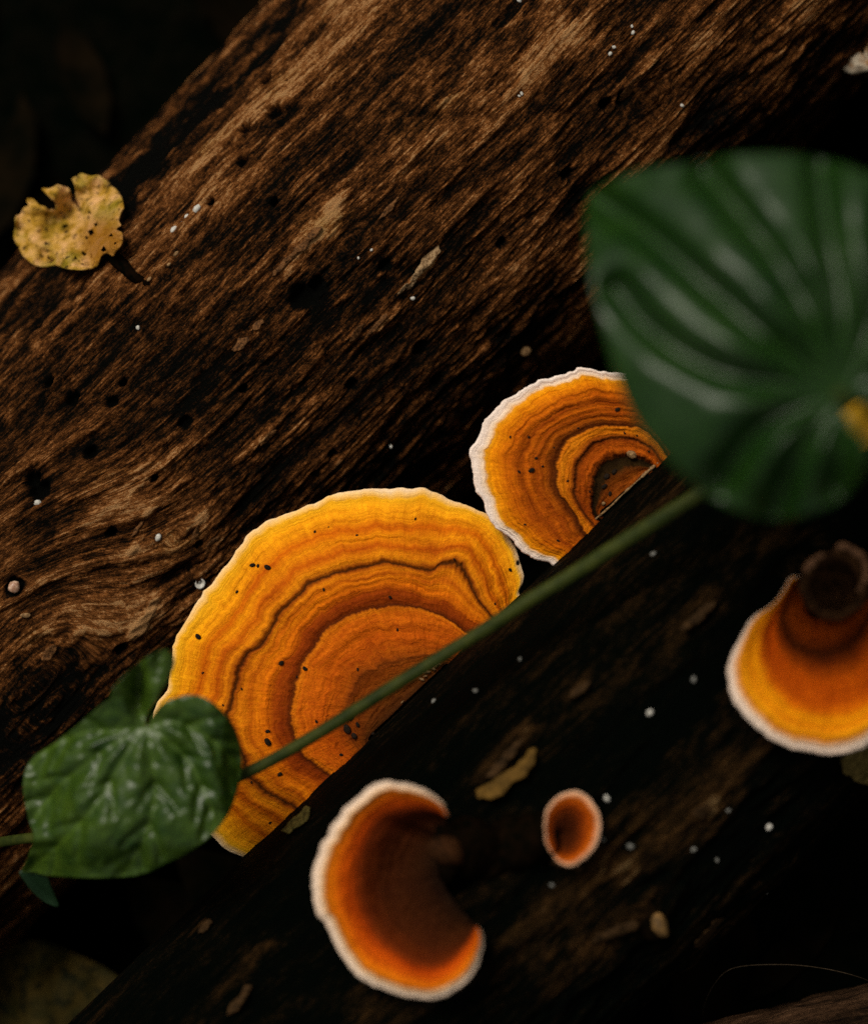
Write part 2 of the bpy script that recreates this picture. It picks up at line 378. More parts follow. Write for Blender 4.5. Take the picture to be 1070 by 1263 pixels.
def front_fields(A, B):
    Bw = B + 0.006 * (fbm(A * 18, B * 30, 15, 3) - 0.5)
    for px, py, R in ((780, 1135, 0.006), (620, 1045, 0.006), (990, 700, 0.006)):
        a, b = FRONT.ab(px, py); r2 = ((A - a) / 1.6) ** 2 + (B - b) ** 2
        Bw = Bw - (B - b) * R * R / (r2 + R * R * 0.6) * np.exp(-r2 / (R * 4) ** 2)
    lay = fbm(A * 26, Bw * 120, 121, 5, 0.6); lay2 = fbm(A * 90, Bw * 330, 131, 4, 0.6); fib = fbm(A * 70, Bw * 1300, 151, 2); big = fbm(A * 14 + 9, B * 26, 161, 3)
    bl = blobs(FRONT, A, B, [
        (850, 975, 300, 110, .26), (690, 1120, 260, 70, .22), (740, 1160, 180, 60, .24), (620, 935, 120, 26, .34), (715, 850, 60, 22, .34), (860, 760, 170, 36, .24), (660, 905, 60, 20, .2), (775, 750, 60, 24, .18), (870, 1000, 40, 24, .3), (885, 1145, 90, 26, .36), (700, 1050, 60, 30, .2),
        (930, 1070, 160, 30, .14), (860, 1180, 90, 30, .16), (295, 1200, 160, 24, .26, 5), (250, 1140, 40, 14, .4), (320, 1170, 50, 16, .3), (1010, 670, 110, 40, .22), (960, 660, 80, 30, .2), (450, 1240, 70, 40, .2), (760, 840, 120, 24, .14), (900, 860, 120, 26, .14),
        (520, 900, 300, 90, -.16), (830, 880, 200, 50, -.12), (920, 1050, 200, 50, -.1), (590, 1050, 90, 60, -.2), (860, 620, 200, 70, -.14)])
    tone = 0.36 + 0.26 * (lay - 0.5) * 2 + 0.12 * (lay2 - 0.5) * 2 + 0.12 * (big - 0.5) * 2 + bl * 0.95
    flat = 0.25 + 0.75 * sstep(-0.052, -0.028, B)        # smooth where the bark edge meets the brackets
    h = ((big - 0.5) * 0.003 + (sstep(.44, .58, lay) - .5) * 0.0014 + (lay2 - 0.5) * 0.0014 + (fib - .5) * 0.0004 + np.clip(bl, -.3, .4) * 0.002) * flat
    return Bw, tone, h

def make_log(log, name, mesh_name, mat, fields, da, db, half, ext, label):
    base = log.c - np.array([0, 0, log.r])
    root = thing(name, base, label, 'log')
    fa = np.arange(-half, half + 1e-9, da)
    cl = half + (ext - half) * np.linspace(0.04, 1, 26) ** 1.3
    a = np.concatenate([-cl[::-1], fa, cl])
    lim = math.radians(98); ft = np.arange(-lim, lim, db / log.r)
    ct = np.linspace(lim, 2 * math.pi - lim, 60)[:-1]
    th = np.concatenate([ft, ct]); thw = (th + math.pi) % (2 * math.pi) - math.pi
    A, T = np.meshgrid(a, thw, indexing='ij'); B = T * log.r
    Bw, tone, h = fields(A, B)
    bend = 0.0
    V = log.pos(A, B, h + bend)
    m, n = A.shape
    V = V.reshape(-1, 3); I, J = np.meshgrid(np.arange(m - 1), np.arange(n), indexing='ij'); J2 = (J + 1) % n
    F = np.stack([I * n + J, I * n + J2, (I + 1) * n + J2, (I + 1) * n + J], -1).reshape(-1, 4)
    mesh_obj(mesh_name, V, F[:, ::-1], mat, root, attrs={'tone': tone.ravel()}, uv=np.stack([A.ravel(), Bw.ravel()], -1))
    for k, i in ((0, 0), (1, m - 1)):                      # the two broken ends
        ring = V[i * n:(i + 1) * n:6]; c = ring.mean(0); rings = []
        for f in (1, .8, .6, .4, .2):
            rr = c + (ring - c) * f + log.e[None] * (1 if k else -1) * (0.012 * (fbm(np.arange(len(ring)) * .35, np.full(len(ring), f * 6), 5 + k) - .3) * (1 - f) * 2)[:, None]
            rings.append(rr)
        EV = np.vstack(rings + [c[None] + log.e * (0.006 if k else -0.006)]); nr = len(ring); EF = []
        for q in range(4):
            for j in range(nr): EF.append((q * nr + j, q * nr + (j + 1) % nr, (q + 1) * nr + (j + 1) % nr, (q + 1) * nr + j))
        for j in range(nr): EF.append((4 * nr + j, 4 * nr + (j + 1) % nr, 5 * nr))
        mesh_obj('broken_end', EV, EF, mat, root, attrs={'tone': 0.35 + 0.3 * fbm(np.arange(len(EV)) * .3, np.arange(len(EV)) * .01, 3)}, uv=EV[:, :2])
    return root

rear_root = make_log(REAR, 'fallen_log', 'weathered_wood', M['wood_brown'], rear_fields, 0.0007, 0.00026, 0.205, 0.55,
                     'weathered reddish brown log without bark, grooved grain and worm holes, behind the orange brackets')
front_root = make_log(FRONT, 'dark_log', 'blackened_wood', M['wood_dark'], front_fields, 0.0010, 0.00042, 0.205, 0.60,
                      'damp blackened log with brown patches that the orange brackets grow from')

# ------------------------------------------------------------------ ground
def ground_z(x, y):
    s = (x * math.sin(math.radians(44.3)) - y * math.cos(math.radians(44.3)))
    z = -0.134 + 0.088 * sstep(0.0, 0.075, s) * sstep(1.4, 0.5, np.abs(s))
    r = np.hypot(x, y)
    return z + 0.02 * (fbm(x * 18, y * 18, 3, 4) - 0.5) * np.exp(-(r / 1.5) ** 2) + 0.25 * (fbm(x * .4, y * .4, 8, 3) - .5) * sstep(0.8, 4.0, r)
g = np.sinh(np.linspace(-6.2, 6.2, 321)); g = g / g.max() * 60
GX, GY = np.meshgrid(g, g, indexing='ij')
gz = ground_z(GX, GY)
tag(mesh_obj('ground', np.stack([GX, GY, gz], -1).reshape(-1, 3), grid_faces(len(g), len(g)), M['soil']), kind='structure')

# leaf litter rotting on the soil
LV, LF = [], []
for i in range(900):
    r = 0.7 * math.sqrt(random.random()); t = random.uniform(0, 6.283); x, y = r * math.cos(t), r * math.sin(t)
    L = random.uniform(.012, .032); W = L * random.uniform(.3, .5); yaw = random.uniform(0, 6.283); px_, py_ = random.uniform(-.35, .35), random.uniform(-.35, .35)
    k0 = len(LV)
    for u, wv in ((-1, 0), (-.5, .8), (.1, 1), (.6, .7), (1, 0)):
        for sgn in (-1, 0, 1):
            lx, ly = u * L, sgn * wv * W; lz = abs(sgn * wv) * W * .35 + u * u * L * .15
            X = x + lx * math.cos(yaw) - ly * math.sin(yaw); Y = y + lx * math.sin(yaw) + ly * math.cos(yaw)
            LV.append((X, Y, lz + lx * px_ + ly * py_, x, y))
    for q in range(4):
        for c2 in range(2): LF.append((k0 + q * 3 + c2, k0 + q * 3 + 3 + c2, k0 + q * 3 + 4 + c2, k0 + q * 3 + 1 + c2))
LV = np.array(LV); LZ = ground_z(LV[:, 3], LV[:, 4]) + 0.002
tag(mesh_obj('leaf_litter', np.stack([LV[:, 0], LV[:, 1], LV[:, 2] + LZ], -1), LF, M['litter']), 'dark rotting leaf litter strewn over the black soil', 'leaf litter', kind='stuff')

# ------------------------------------------------------------------ bracket fungi
def Z(ox, oy, sc, pts): return [(ox + sc * x, oy + sc * y) for x, y in pts]

def bracket(name, base, label, rings, zfun, stops, um, M_=400, N=120, th=(0.006, 0.0012), grooves=(), crisp=1.0, seed=1, extend=0.0, edge_wob=1.4, margin=True, streak=.35, under=(0.35, 0.2, 0.08)):
    """rings: list of (u, points in photo pixels) from the attachment (u=0) to the margin (u=1); zfun(q, u, t) -> height"""
    root = thing(name, base, label, 'fungus')
    n_px = np.array([FRONT.n[0], -FRONT.n[1]])
    rs = []
    for u, p in rings:
        p = [tuple(v) for v in p]
        if extend: p = [tuple(np.array(p[0]) + n_px * extend)] + p + [tuple(np.array(p[-1]) + n_px * extend)]
        rs.append((u, catmull(p, M_)))
    us = np.array([u for u, _ in rs]); R = np.stack([p for _, p in rs])            # k, M, 2
    # rows: denser near the margin
    U = np.unique(np.concatenate([np.linspace(0, um, int(N * .8)), np.linspace(um, .97, int(N * .2)), .97 + .03 * np.sin(np.linspace(0, math.pi / 2, 9))]))
    t = np.linspace(0, 1, M_)
    G = np.empty((M_, len(U), 2))
    for k in range(len(us) - 1):
        m = (U >= us[k]) & (U <= us[k + 1]); f = ((U[m] - us[k]) / (us[k + 1] - us[k]))[None, :, None]
        G[:, m] = R[k][:, None] * (1 - f) + R[k + 1][:, None] * f
    T, UU = np.meshgrid(t, U, indexing='ij')
    # fine scalloping of the margin, fading inwards
    cen = R[0].mean(0); out = R[-1] - cen; L = np.linalg.norm(out, axis=1)[:, None]; out = out / L
    plen = np.concatenate([[0], np.cumsum(np.linalg.norm(np.diff(R[-1], axis=0), axis=1))])
    wob = (fbm(plen / 13, plen * 0 + seed, seed, 3) - .5) * 2 * edge_wob * 1.6 + (fbm(plen / 60, plen * 0 + seed, seed + 4, 2) - .5) * 2 * edge_wob * 1.6
    G += out[:, None] * (wob[:, None] * sstep(.55, 1, U)[None])[..., None]
    warp = (fbm(T * 7 + seed, UU * 3.5, seed + 1, 4) - .5) * .060 * crisp + (fbm(T * 36, UU * 9, seed + 2, 3) - .5) * .026 * crisp + (fbm(T * 150, UU * 20, seed + 3, 3) - .5) * .012 * crisp
    zone = np.clip(UU + warp * sstep(0, .2, UU) * (1 - .35 * sstep(.8, 1, UU)), 0, 1)
    q = G.reshape(-1, 2)
    z = zfun(G, UU, T)
    rel = np.zeros_like(UU)
    for u0, amp, wd in grooves:
        if amp < 0: rel += amp * np.exp(-((zone - u0) / wd) ** 2)
        else: rel -= amp * sstep(u0 - wd, u0 + wd, zone)               # a step down outwards
    rel += .0012 * (fbm(T * 4 + seed, zone * 26, seed + 7, 4) - .5) + .0006 * (fbm(T * 30, UU * 14, seed + 9, 3) - .5) + .0016 * (fbm(T * 5, UU * 3, seed + 11, 2) - .5)
    thk = th[0] + (th[1] - th[0]) * sstep(0, .9, U)
    round_ = np.where(U > .97, 1 - np.sqrt(np.clip(1 - ((U - .97) / .03) ** 2, 0, 1)), 0)
    ztop = z + rel * (1 - .5 * sstep(.93, 1, UU)) - (thk[None] * .5) * round_[None]
    top = PA(G[..., 0], G[..., 1], ztop)
    ub = np.linspace(1, 0, 14)[1:]
    zi = [int(np.argmin(abs(U - x))) for x in ub]
    Gb = G[:, zi]; zb = z[:, zi] - thk[zi][None] - .0004 * sstep(1, .9, ub)[None]
    bot = PA(Gb[..., 0], Gb[..., 1], zb)
    full = np.concatenate([top, bot], 1); nz = full.shape[1]
    zones = np.concatenate([zone, np.clip(zone[:, zi], 0, .99)], 1); Tn = np.concatenate([T, T[:, zi]], 1)
    edge = sstep(um - .02, um + .03, zones) * np.ones_like(zones)
    fac = grid_faces(M_, nz)
    # cap and margin share the boundary row
    ju = int(np.searchsorted(U, um)); jb = len(U) + int(np.sum(ub >= um))
    col = (fac[:, 0] % nz)
    mat = fungus_material(name + '_skin', stops, streak)
    parts = [('cap', (col < ju) | (col >= jb))] if margin else [('cap', np.ones(len(fac), bool))]
    if margin: parts.append(('pale_margin', (col >= ju) & (col < jb)))
    V = full.reshape(-1, 3); res = []
    for nm, sel in parts:
        f = fac[sel]; used = np.unique(f); mp = np.zeros(len(V), np.int64); mp[used] = np.arange(len(used))
        ob = mesh_obj(nm, V[used], mp[f][:, ::-1], mat, root, attrs={'zone': zones.ravel()[used], 'edge': edge.ravel()[used]}, uv=np.stack([Tn.ravel()[used], zones.ravel()[used]], -1))
        res.append(ob)
    root_info = (root, G, ztop)
    return root_info

M['dirt'] = simple_material('black_dirt_crumb', (0.004, 0.003, 0.002), (0.02, 0.011, 0.006), 2000, .8, .1)

def crumb(name, px, py, z, r, mat, parent=None, base=None, seed=0, flat=.5, stretch=(1, 1), yaw=0.0):
    """a small irregular grain sitting on a surface at height z"""
    import bmesh
    bm = bmesh.new(); bmesh.ops.create_icosphere(bm, subdivisions=2, radius=1.0)
    V = np.array([v.co[:] for v in bm.verts]); F = [tuple(v.index for v in f.verts) for f in bm.faces]; bm.free()
    V = V * (1 + .5 * (fbm(V[:, 0] * 1.4 + seed * 3.7 + V[:, 2], V[:, 1] * 1.4 + 2.1 * seed, seed, 2) - .5))[:, None]
    V = V * np.array([stretch[0], stretch[1], flat])
    c, s = math.cos(yaw), math.sin(yaw)
    V = np.stack([V[:, 0] * c - V[:, 1] * s, V[:, 0] * s + V[:, 1] * c, V[:, 2]], -1)
    return mesh_obj(name, V * r + P(px, py, z), F, mat, parent, base)

def cap_height(info, px, py):
    root, G, z = info; d = (G[..., 0] - px) ** 2 + (G[..., 1] - py) ** 2; return z.ravel()[d.argmin()]

def specks(info, lst):
    for i, (px, py, r) in enumerate(lst):
        crumb('dirt_speck', px, py, cap_height(info, px, py) + r * S * .15, r * S * .36, M['dirt'], info[0], seed=i, flat=.35, stretch=(1.25, .85), yaw=random.uniform(0, 3))

# --- the big bracket
zb = lambda pts: Z(180, 580, .4486, pts)
big_rings = [
    (0.0, zb([(612, 735), (680, 668), (740, 610), (800, 555), (826, 532)])),
    (0.26, zb([(580, 765), (545, 690), (560, 620), (590, 575), (650, 535), (740, 508), (800, 505), (850, 515)])),
    (0.50, zb([(515, 835), (440, 780), (405, 710), (400, 650), (410, 590), (430, 530), (470, 470), (540, 410), (620, 380), (700, 370), (780, 385), (840, 415), (880, 445), (905, 450)])),
    (0.72, zb([(412, 935), (370, 905), (320, 870), (285, 830), (262, 770), (240, 690), (245, 640), (262, 570), (280, 505), (320, 480), (350, 420), (380, 375), (450, 320), (520, 282), (600, 262), (655, 248), (720, 262), (780, 275), (812, 258), (848, 256), (880, 300), (920, 360), (950, 398)])),
    (1.0, [(301, 1058), (283, 1050), (265, 1033), (228, 995), (203, 945), (192, 905), (193, 871), (207, 849), (216, 795), (238, 750), (270, 710), (292, 679), (310, 656), (350, 634), (368, 628), (404, 614), (431, 606), (472, 602), (521, 603), (548, 614), (597, 634), (629, 665), (643, 697), (645, 717), (640, 732)]),
]
def z_big(G, u, t): return 0.0035 - 0.003 * u + 0.0035 * np.sin(t * math.pi) * u - 0.004 * sstep(.7, 1, u) * (0.4 + fbm(t * 5, u, 3, 2))
big_stops = [(0, (58, 30, 12)), (.10, (96, 48, 15)), (.20, (118, 56, 14)), (.25, (100, 46, 12)), (.285, (150, 72, 14)), (.36, (172, 80, 14)), (.47, (192, 98, 22)), (.494, (206, 116, 34)), (.508, (80, 34, 8)), (.53, (122, 50, 8)), (.57, (144, 62, 8)), (.60, (196, 102, 14)), (.64, (208, 116, 20)), (.66, (180, 92, 14)), (.69, (204, 118, 24)), (.708, (150, 76, 14)), (.72, (42, 20, 8)), (.734, (150, 78, 16)), (.755, (216, 132, 30)), (.795, (176, 84, 8)), (.835, (222, 138, 26)), (.87, (188, 94, 8)), (.905, (226, 146, 30)), (.94, (236, 162, 44)), (.97, (236, 178, 76)), (.988, (238, 200, 126)), (1, (236, 214, 170))]
big = bracket('banded_bracket_fungus', P(470, 890, 0.0), 'largest fan-shaped orange bracket with dark ring line, behind the green stem', big_rings, z_big, big_stops, .945, 620, 190, (.008, .0016), [(.72, -.0007, .008), (.505, .0006, .007), (.27, .0005, .012), (.62, -.0003, .012), (.82, -.0003, .015)], 1.0, 3, 16)
specks(big, [(330, 700, 10), (311, 697, 8), (318, 698, 6), (388, 656, 5), (244, 785, 9), (292, 730, 5), (347, 818, 8), (376, 825, 8), (399, 727, 5), (481, 737, 6), (490, 777, 5), (330, 902, 7), (330, 915, 12), (345, 955, 8), (441, 826, 5), (421, 931, 6), (433, 886, 9), (428, 900, 14), (437, 908, 10), (441, 894, 8), (638, 694, 7), (629, 703, 6), (298, 850, 4), (333, 1015, 5), (310, 965, 4), (590, 820, 4), (390, 890, 5), (460, 905, 5), (366, 835, 4), (512, 640, 4), (440, 660, 4), (405, 650, 3), (560, 690, 4), (610, 745, 4), (250, 830, 4), (275, 870, 4)])

# --- the white-edged bracket
zs = lambda pts: Z(560, 430, .2804, pts)
two_rings = [
    (0.0, zs([(640, 720), (690, 675), (740, 630), (790, 590), (840, 545)])),
    (0.14, zs([(625, 738), (612, 690), (622, 610), (640, 540), (680, 500), (750, 490), (830, 505), (868, 520)])),
    (0.30, zs([(600, 760), (560, 705), (535, 640), (528, 580), (540, 510), (580, 450), (650, 405), (740, 395), (820, 415), (880, 460), (905, 490)])),
    (0.44, zs([(570, 788), (515, 705), (475, 645), (456, 580), (462, 500), (490, 440), (535, 392), (600, 358), (670, 343), (750, 345), (830, 362), (890, 410), (930, 468)])),
    (1.0, zs([(415, 947), (340, 928), (285, 885), (245, 838), (190, 800), (155, 740), (130, 680), (98, 630), (80, 560), (70, 480), (75, 430), (105, 380), (130, 320), (165, 280), (210, 230), (270, 185), (340, 150), (400, 130), (470, 115), (540, 92), (600, 90), (660, 100), (720, 103), (790, 122), (850, 160), (910, 230), (960, 320), (990, 410), (960, 440)])),
]
def z_two(G, u, t): return 0.003 + 0.004 * u + 0.002 * np.sin(t * math.pi) * u - 0.003 * sstep(.75, 1, u)
two_stops = [(0, (130, 64, 22)), (.06, (110, 54, 18)), (.10, (38, 24, 12)), (.15, (30, 20, 10)), (.175, (120, 54, 14)), (.21, (160, 76, 18)), (.27, (140, 64, 14)), (.30, (70, 32, 10)), (.325, (130, 64, 18)), (.36, (192, 108, 30)), (.41, (206, 124, 40)), (.44, (190, 108, 34)), (.455, (70, 32, 10)), (.49, (104, 50, 12)), (.53, (160, 82, 18)), (.58, (150, 72, 14)), (.64, (176, 90, 16)), (.68, (146, 68, 12)), (.73, (180, 92, 14)), (.78, (190, 100, 12)), (.84, (212, 126, 14)), (.885, (222, 142, 24)), (.91, (214, 150, 60)), (.93, (226, 206, 172)), (.96, (232, 222, 206)), (1, (232, 226, 214))]
two = bracket('banded_bracket_fungus', P(740, 640, 0.0), 'orange bracket with broad white edge and dark hollow centre, half under the big green leaf', two_rings, z_two, two_stops, .905, 480, 150, (.007, .002), [(.445, .0006, .008), (.30, -.0004, .012), (.14, -.0012, .03), (.60, -.0002, .02)], 1.0, 11, 14, 2.0)
specks(two, [(655, 580, 9), (640, 582, 5), (661, 565, 5), (761, 505, 8), (700, 593, 4), (629, 539, 4), (652, 539, 4), (688, 667, 5), (647, 647, 4), (597, 467, 3), (770, 534, 4), (785, 537, 4), (727, 606, 4), (669, 575, 4), (713, 528, 4), (683, 552, 3), (800, 557, 4), (757, 582, 9), (748, 588, 10), (745, 600, 9), (752, 609, 7)])
M['tan'] = simple_material('torn_tan_fibre', (.07, .035, .012), (.34, .20, .09), 1600, .8, .15)
a_ = [P(*p, FRONT.za + .0035) for p in zs([(515, 846), (600, 768), (690, 690), (760, 622), (830, 560), (905, 493)])]
V, F = tube(catmull(a_, 60), .00012 + .00052 * fbm(np.arange(60) * .35, np.zeros(60), 4) ** 1.5, 6, .6)
mesh_obj('torn_edge', V, F, M['tan'], two[0])
crumb('grain', 779, 561, cap_height(two, 779, 561) + .0004, .0011, M['tan'], two[0], seed=4, flat=.5, stretch=(1.2, .8), yaw=-.6)
crumb('grain', 744, 621, cap_height(two, 744, 621) + .0003, .0005, M['tan'], two[0], seed=9, flat=.6)

# --- the curled bracket on the dark log
z3 = lambda pts: Z(360, 920, .3925, pts)
r3 = [
    (0.0, z3([(487, 232), (478, 290), (462, 345), (470, 420), (510, 490), (572, 560)])),
    (0.55, z3([(482, 222), (450, 205), (400, 196), (330, 204), (270, 238), (235, 300), (212, 370), (205, 450), (218, 520), (258, 592), (320, 645), (400, 690), (470, 685), (530, 640), (560, 600), (576, 570)])),
    (1.0, z3([(490, 216), (470, 178), (430, 143), (380, 124), (300, 113), (240, 128), (180, 180), (140, 230), (110, 280), (85, 330), (68, 400), (64, 470), (70, 520), (100, 570), (130, 630), (170, 690), (220, 740), (290, 765), (340, 785), (400, 797), (460, 795), (530, 760), (580, 700), (598, 640), (597, 592), (582, 566)])),
]
def z_three(G, u, t): return 0.0525 + 0.009 * u - 0.0040 * np.exp(-((u - .28) / .2) ** 2) - .003 * sstep(.85, 1, u) + .004 * np.cos(t * 6) * u - .003 * np.exp(-((t - .2) / .03) ** 2) * sstep(.75, .2, u)
s3 = [(0, (20, 10, 6)), (.15, (44, 20, 8)), (.38, (62, 26, 9)), (.52, (92, 36, 8)), (.58, (140, 54, 8)), (.66, (186, 76, 8)), (.74, (184, 82, 10)), (.80, (206, 108, 16)), (.84, (190, 104, 22)), (.865, (170, 98, 34)), (.895, (214, 176, 120)), (.93, (230, 212, 184)), (1, (226, 212, 190))]  # dark middle: brown pigment with some shade painted into it
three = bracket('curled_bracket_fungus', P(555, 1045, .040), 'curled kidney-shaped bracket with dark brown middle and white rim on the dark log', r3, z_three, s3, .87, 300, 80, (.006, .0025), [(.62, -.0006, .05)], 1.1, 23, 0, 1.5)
M['stalk'] = simple_material('black_brown_stalk', (.0012, .0014, .0008), (.006, .003, .0014), 500, .9, .0)
pth = catmull([P(536, 1050, .0505), P(554, 1048, .0495), P(575, 1046, .0475), P(600, 1052, .042)], 24)
V, F = tube(pth, np.linspace(.0062, .0072, 24) * (1 + .3 * (fbm(np.arange(24) * .4, np.zeros(24), 8) - .5)), 14, .3); mesh_obj('stalk', V, F, M['stalk'], three[0])
V, F = tube(catmull([P(530, 1040, .056), P(545, 1046, .0568), P(560, 1054, .055), P(572, 1062, .048)], 12), [.001, .0022, .0026, .003, .003, .0026, .0024, .0022, .002, .0018, .0014, .001], 8, .3)
mesh_obj('stalk_ridge', V, F, simple_material('rusty_stalk', (.008, .004, .002), (.05, .018, .006), 500, .9, .02), three[0])

# --- the tiny cup beside it
r4 = [
    (0.0, z3([(838, 300), (832, 285), (834, 265), (842, 250)])),
    (0.5, z3([(830, 330), (820, 290), (822, 240), (842, 210), (872, 200), (898, 225), (905, 270), (895, 310), (870, 335), (845, 335)])),
    (1.0, z3([(812, 338), (792, 295), (790, 240), (800, 195), (835, 158), (880, 142), (930, 160), (960, 205), (970, 262), (955, 315), (922, 355), (880, 378), (842, 370), (818, 345)])),
]
def z_four(G, u, t): return 0.053 + .0048 * u * u - .0012 * sstep(.85, 1, u)
s4 = [(0, (36, 14, 6)), (.4, (72, 30, 8)), (.6, (130, 56, 10)), (.74, (176, 82, 14)), (.84, (196, 106, 40)), (.92, (224, 176, 130)), (1, (228, 200, 170))]
four = bracket('cup_bracket_fungus', P(640, 1040, .040), 'tiny round orange cup fungus on a black stalk on the dark log', r4, z_four, s4, .86, 160, 50, (.004, .0022), (), 1.0, 31, 0, .8)
V, F = tube(catmull([P(688, 1022, .0505), P(668, 1030, .0495), P(640, 1038, .0465), P(612, 1046, .042)], 24), np.linspace(.0042, .0062, 24) * (1 + .3 * (fbm(np.arange(24) * .4, np.ones(24), 8) - .5)), 12, .3); mesh_obj('stalk', V, F, M['stalk'], four[0])

# --- the hanging bracket at the right
z5 = lambda pts: Z(740, 620, .3084, pts)
r5 = [
    (0.0, z5([(815, 320), (812, 400), (835, 455), (885, 468), (940, 458), (985, 425), (1040, 405), (1090, 380)])),
    (0.30, z5([(790, 305), (735, 440), (770, 545), (830, 588), (900, 590), (975, 560), (1040, 500), (1100, 410)])),
    (0.65, z5([(780, 300), (655, 520), (680, 690), (760, 790), (880, 835), (1000, 825), (1110, 760), (1170, 640), (1160, 520), (1110, 420)])),
    (1.0, z5([(800, 285), (750, 310), (715, 370), (680, 410), (610, 460), (565, 530), (530, 590), (508, 660), (515, 730), (540, 800), (590, 870), (660, 930), (740, 970), (830, 995), (920, 1005), (1000, 995), (1075, 962), (1160, 905), (1230, 820), (1262, 720), (1250, 620), (1200, 530), (1140, 460), (1110, 400)])),
]
def z_five(G, u, t): return 0.053 + .006 * u + .002 * np.sin(t * 3.14) * u - .003 * sstep(.82, 1, u)
s5 = [(0, (120, 50, 10)), (.15, (150, 66, 10)), (.26, (110, 46, 8)), (.32, (66, 28, 8)), (.37, (120, 50, 8)), (.48, (200, 88, 6)), (.60, (192, 84, 6)), (.66, (216, 108, 8)), (.72, (242, 152, 16)), (.79, (230, 140, 18)), (.83, (242, 158, 34)), (.875, (214, 134, 44)), (.905, (232, 176, 106)), (.935, (232, 216, 192)), (1, (230, 218, 200))]
five = bracket('fan_bracket_fungus', P(1020, 725, .036), 'yellow orange fan bracket below a brown hollow stub at the dark log', r5, z_five, s5, .895, 320, 90, (.006, .002), [(.31, -.0006, .03)], 1.0, 41, 0, 1.2)
M['stub'] = simple_material('brown_hollow_stub', (.012, .006, .003), (.10, .042, .015), 350, .8, .05)
cx, cy = z5([(935, 330)])[0]
VV = []; nn = 48; th = np.linspace(0, 2 * math.pi, nn, endpoint=False)
prof = [(.70, .034), (1.0, .040), (1.06, .047), (1.0, .0525), (.90, .0535), (.80, .051), (.70, .046), (.40, .043), (.0, .042)]
for f, z in prof:
    k = 1 + .16 * (fbm(np.cos(th) * 1.6 + 3, np.sin(th) * 1.6 + 5, 6, 3) - .5) * 2
    VV.append(PA(cx + f * 40 * k * np.cos(th), cy - f * 41 * k * np.sin(th), z + .009 - .002 * (f == .7) + .003 * (fbm(np.cos(th) * 2 + f, np.sin(th) * 2, 19, 3) - .5) * (f > .6)))
VV = np.vstack(VV); FF = []
for q in range(len(prof) - 1):
    for j in range(nn): FF.append((q * nn + j, q * nn + (j + 1) % nn, (q + 1) * nn + (j + 1) % nn, (q + 1) * nn + j))
stub = mesh_obj('hollow_stub', VV, FF, M['stub'], five[0])
M['stub_rim'] = simple_material('pale_brown_lip', (.10, .042, .018), (.36, .17, .085), 600, .75, .15)
for i, pts in enumerate(([(815, 275), (850, 235), (890, 205)], [(945, 190), (965, 172), (1010, 190), (1050, 225), (1062, 290), (1035, 355)])):
    V, F = tube(catmull([P(*p, .0618) for p in z5(pts)], 26), .0005 + .0004 * fbm(np.arange(26) * .4, np.zeros(26), 3 + i), 8, .4); mesh_obj('stub_lip', V, F, M['stub_rim'], stub)

# ------------------------------------------------------------------ withered yellow fungus at the upper left
def yellow_mat():
    t = MT('withered_yellow_skin', .8, .12); n = t.noise(t.obj(260), 1, 5, .6); n2 = t.noise(t.obj(700), 1, 4, .65); n3 = t.noise(t.obj(110), 1, 3, .5)
    c = t.ramp(n, [(.30, lin((92, 66, 14))), (.42, lin((166, 124, 36))), (.52, lin((190, 146, 76))), (.66, lin((214, 164, 108)))])
    c = t.mix(t.rng(n3, .48, .62, 0, .6), c, lin((118, 110, 20))); c = t.mix(t.rng(n2, .57, .63, 0, .95), c, lin((36, 24, 10)))
    c = t.mix(t.rng(t.attr('rust'), 0, 1, 0, .8), c, lin((136, 84, 16)))
    t.col(c); t.bump(n2, .001, .8); return t.m
zy = lambda pts: Z(0, 180, .243, pts)
yo = zy([(75, 400), (70, 450), (90, 510), (120, 560), (160, 595), (230, 615), (290, 605), (350, 625), (400, 632), (460, 628), (495, 605), (510, 560), (540, 540), (575, 560), (600, 520), (622, 480), (620, 440), (585, 425), (612, 400), (600, 362), (630, 310), (615, 260), (590, 220), (550, 180), (510, 150), (460, 150), (410, 138), (365, 165), (385, 220), (390, 280), (415, 315), (395, 312), (360, 270), (350, 215), (290, 195), (250, 212), (208, 210), (240, 245), (275, 280), (285, 325), (250, 320), (200, 300), (165, 262), (135, 268), (145, 300), (110, 320), (100, 350), (80, 360)])
yo = np.array(yo); yo = np.vstack([yo[i] + (yo[(i + 1) % len(yo)] - yo[i]) * f for i in range(len(yo)) for f in (0, .5)]) + rng.uniform(-1.0, 1.0, (len(yo) * 2, 2))
a0, b0 = REAR.ab(186, 352)
yb = REAR.pos(np.array(a0), np.array(b0))
yr = thing('withered_fungus', yb, 'withered yellow fan fungus with torn notched edge on a thin dark stalk', 'fungus')
def zyf(q): return -.033 + .023 * sstep(240, 330, (q[:, 0] + q[:, 1]) / 1.414) + .004 * (fbm(q[:, 0] / 30, q[:, 1] / 30, 4, 3) - .5) * 2 + .003 * np.hypot(q[:, 0] - 120, q[:, 1] - 300) / 90 + .0012 * np.sin(np.hypot(q[:, 0] - 138, q[:, 1] - 312) / 7)
plate('cap', yo, zyf, yellow_mat(), yr, step=2.5, th=.0012, attrf=lambda q: {'rust': sstep(48, 14, np.hypot(q[:, 0] - 130, q[:, 1] - 300))}, holes=[(80, 279, 3.2), (103, 312, 2.8), (107, 293, 2.4), (57, 300, 2), (99, 258, 2.3), (142, 300, 1.8), (112, 286, 4), (118, 277, 2.6), (86, 258, 3), (128, 306, 3), (60, 318, 2.4), (93, 318, 2.4), (137, 290, 2), (75, 262, 2.4), (110, 262, 2)])
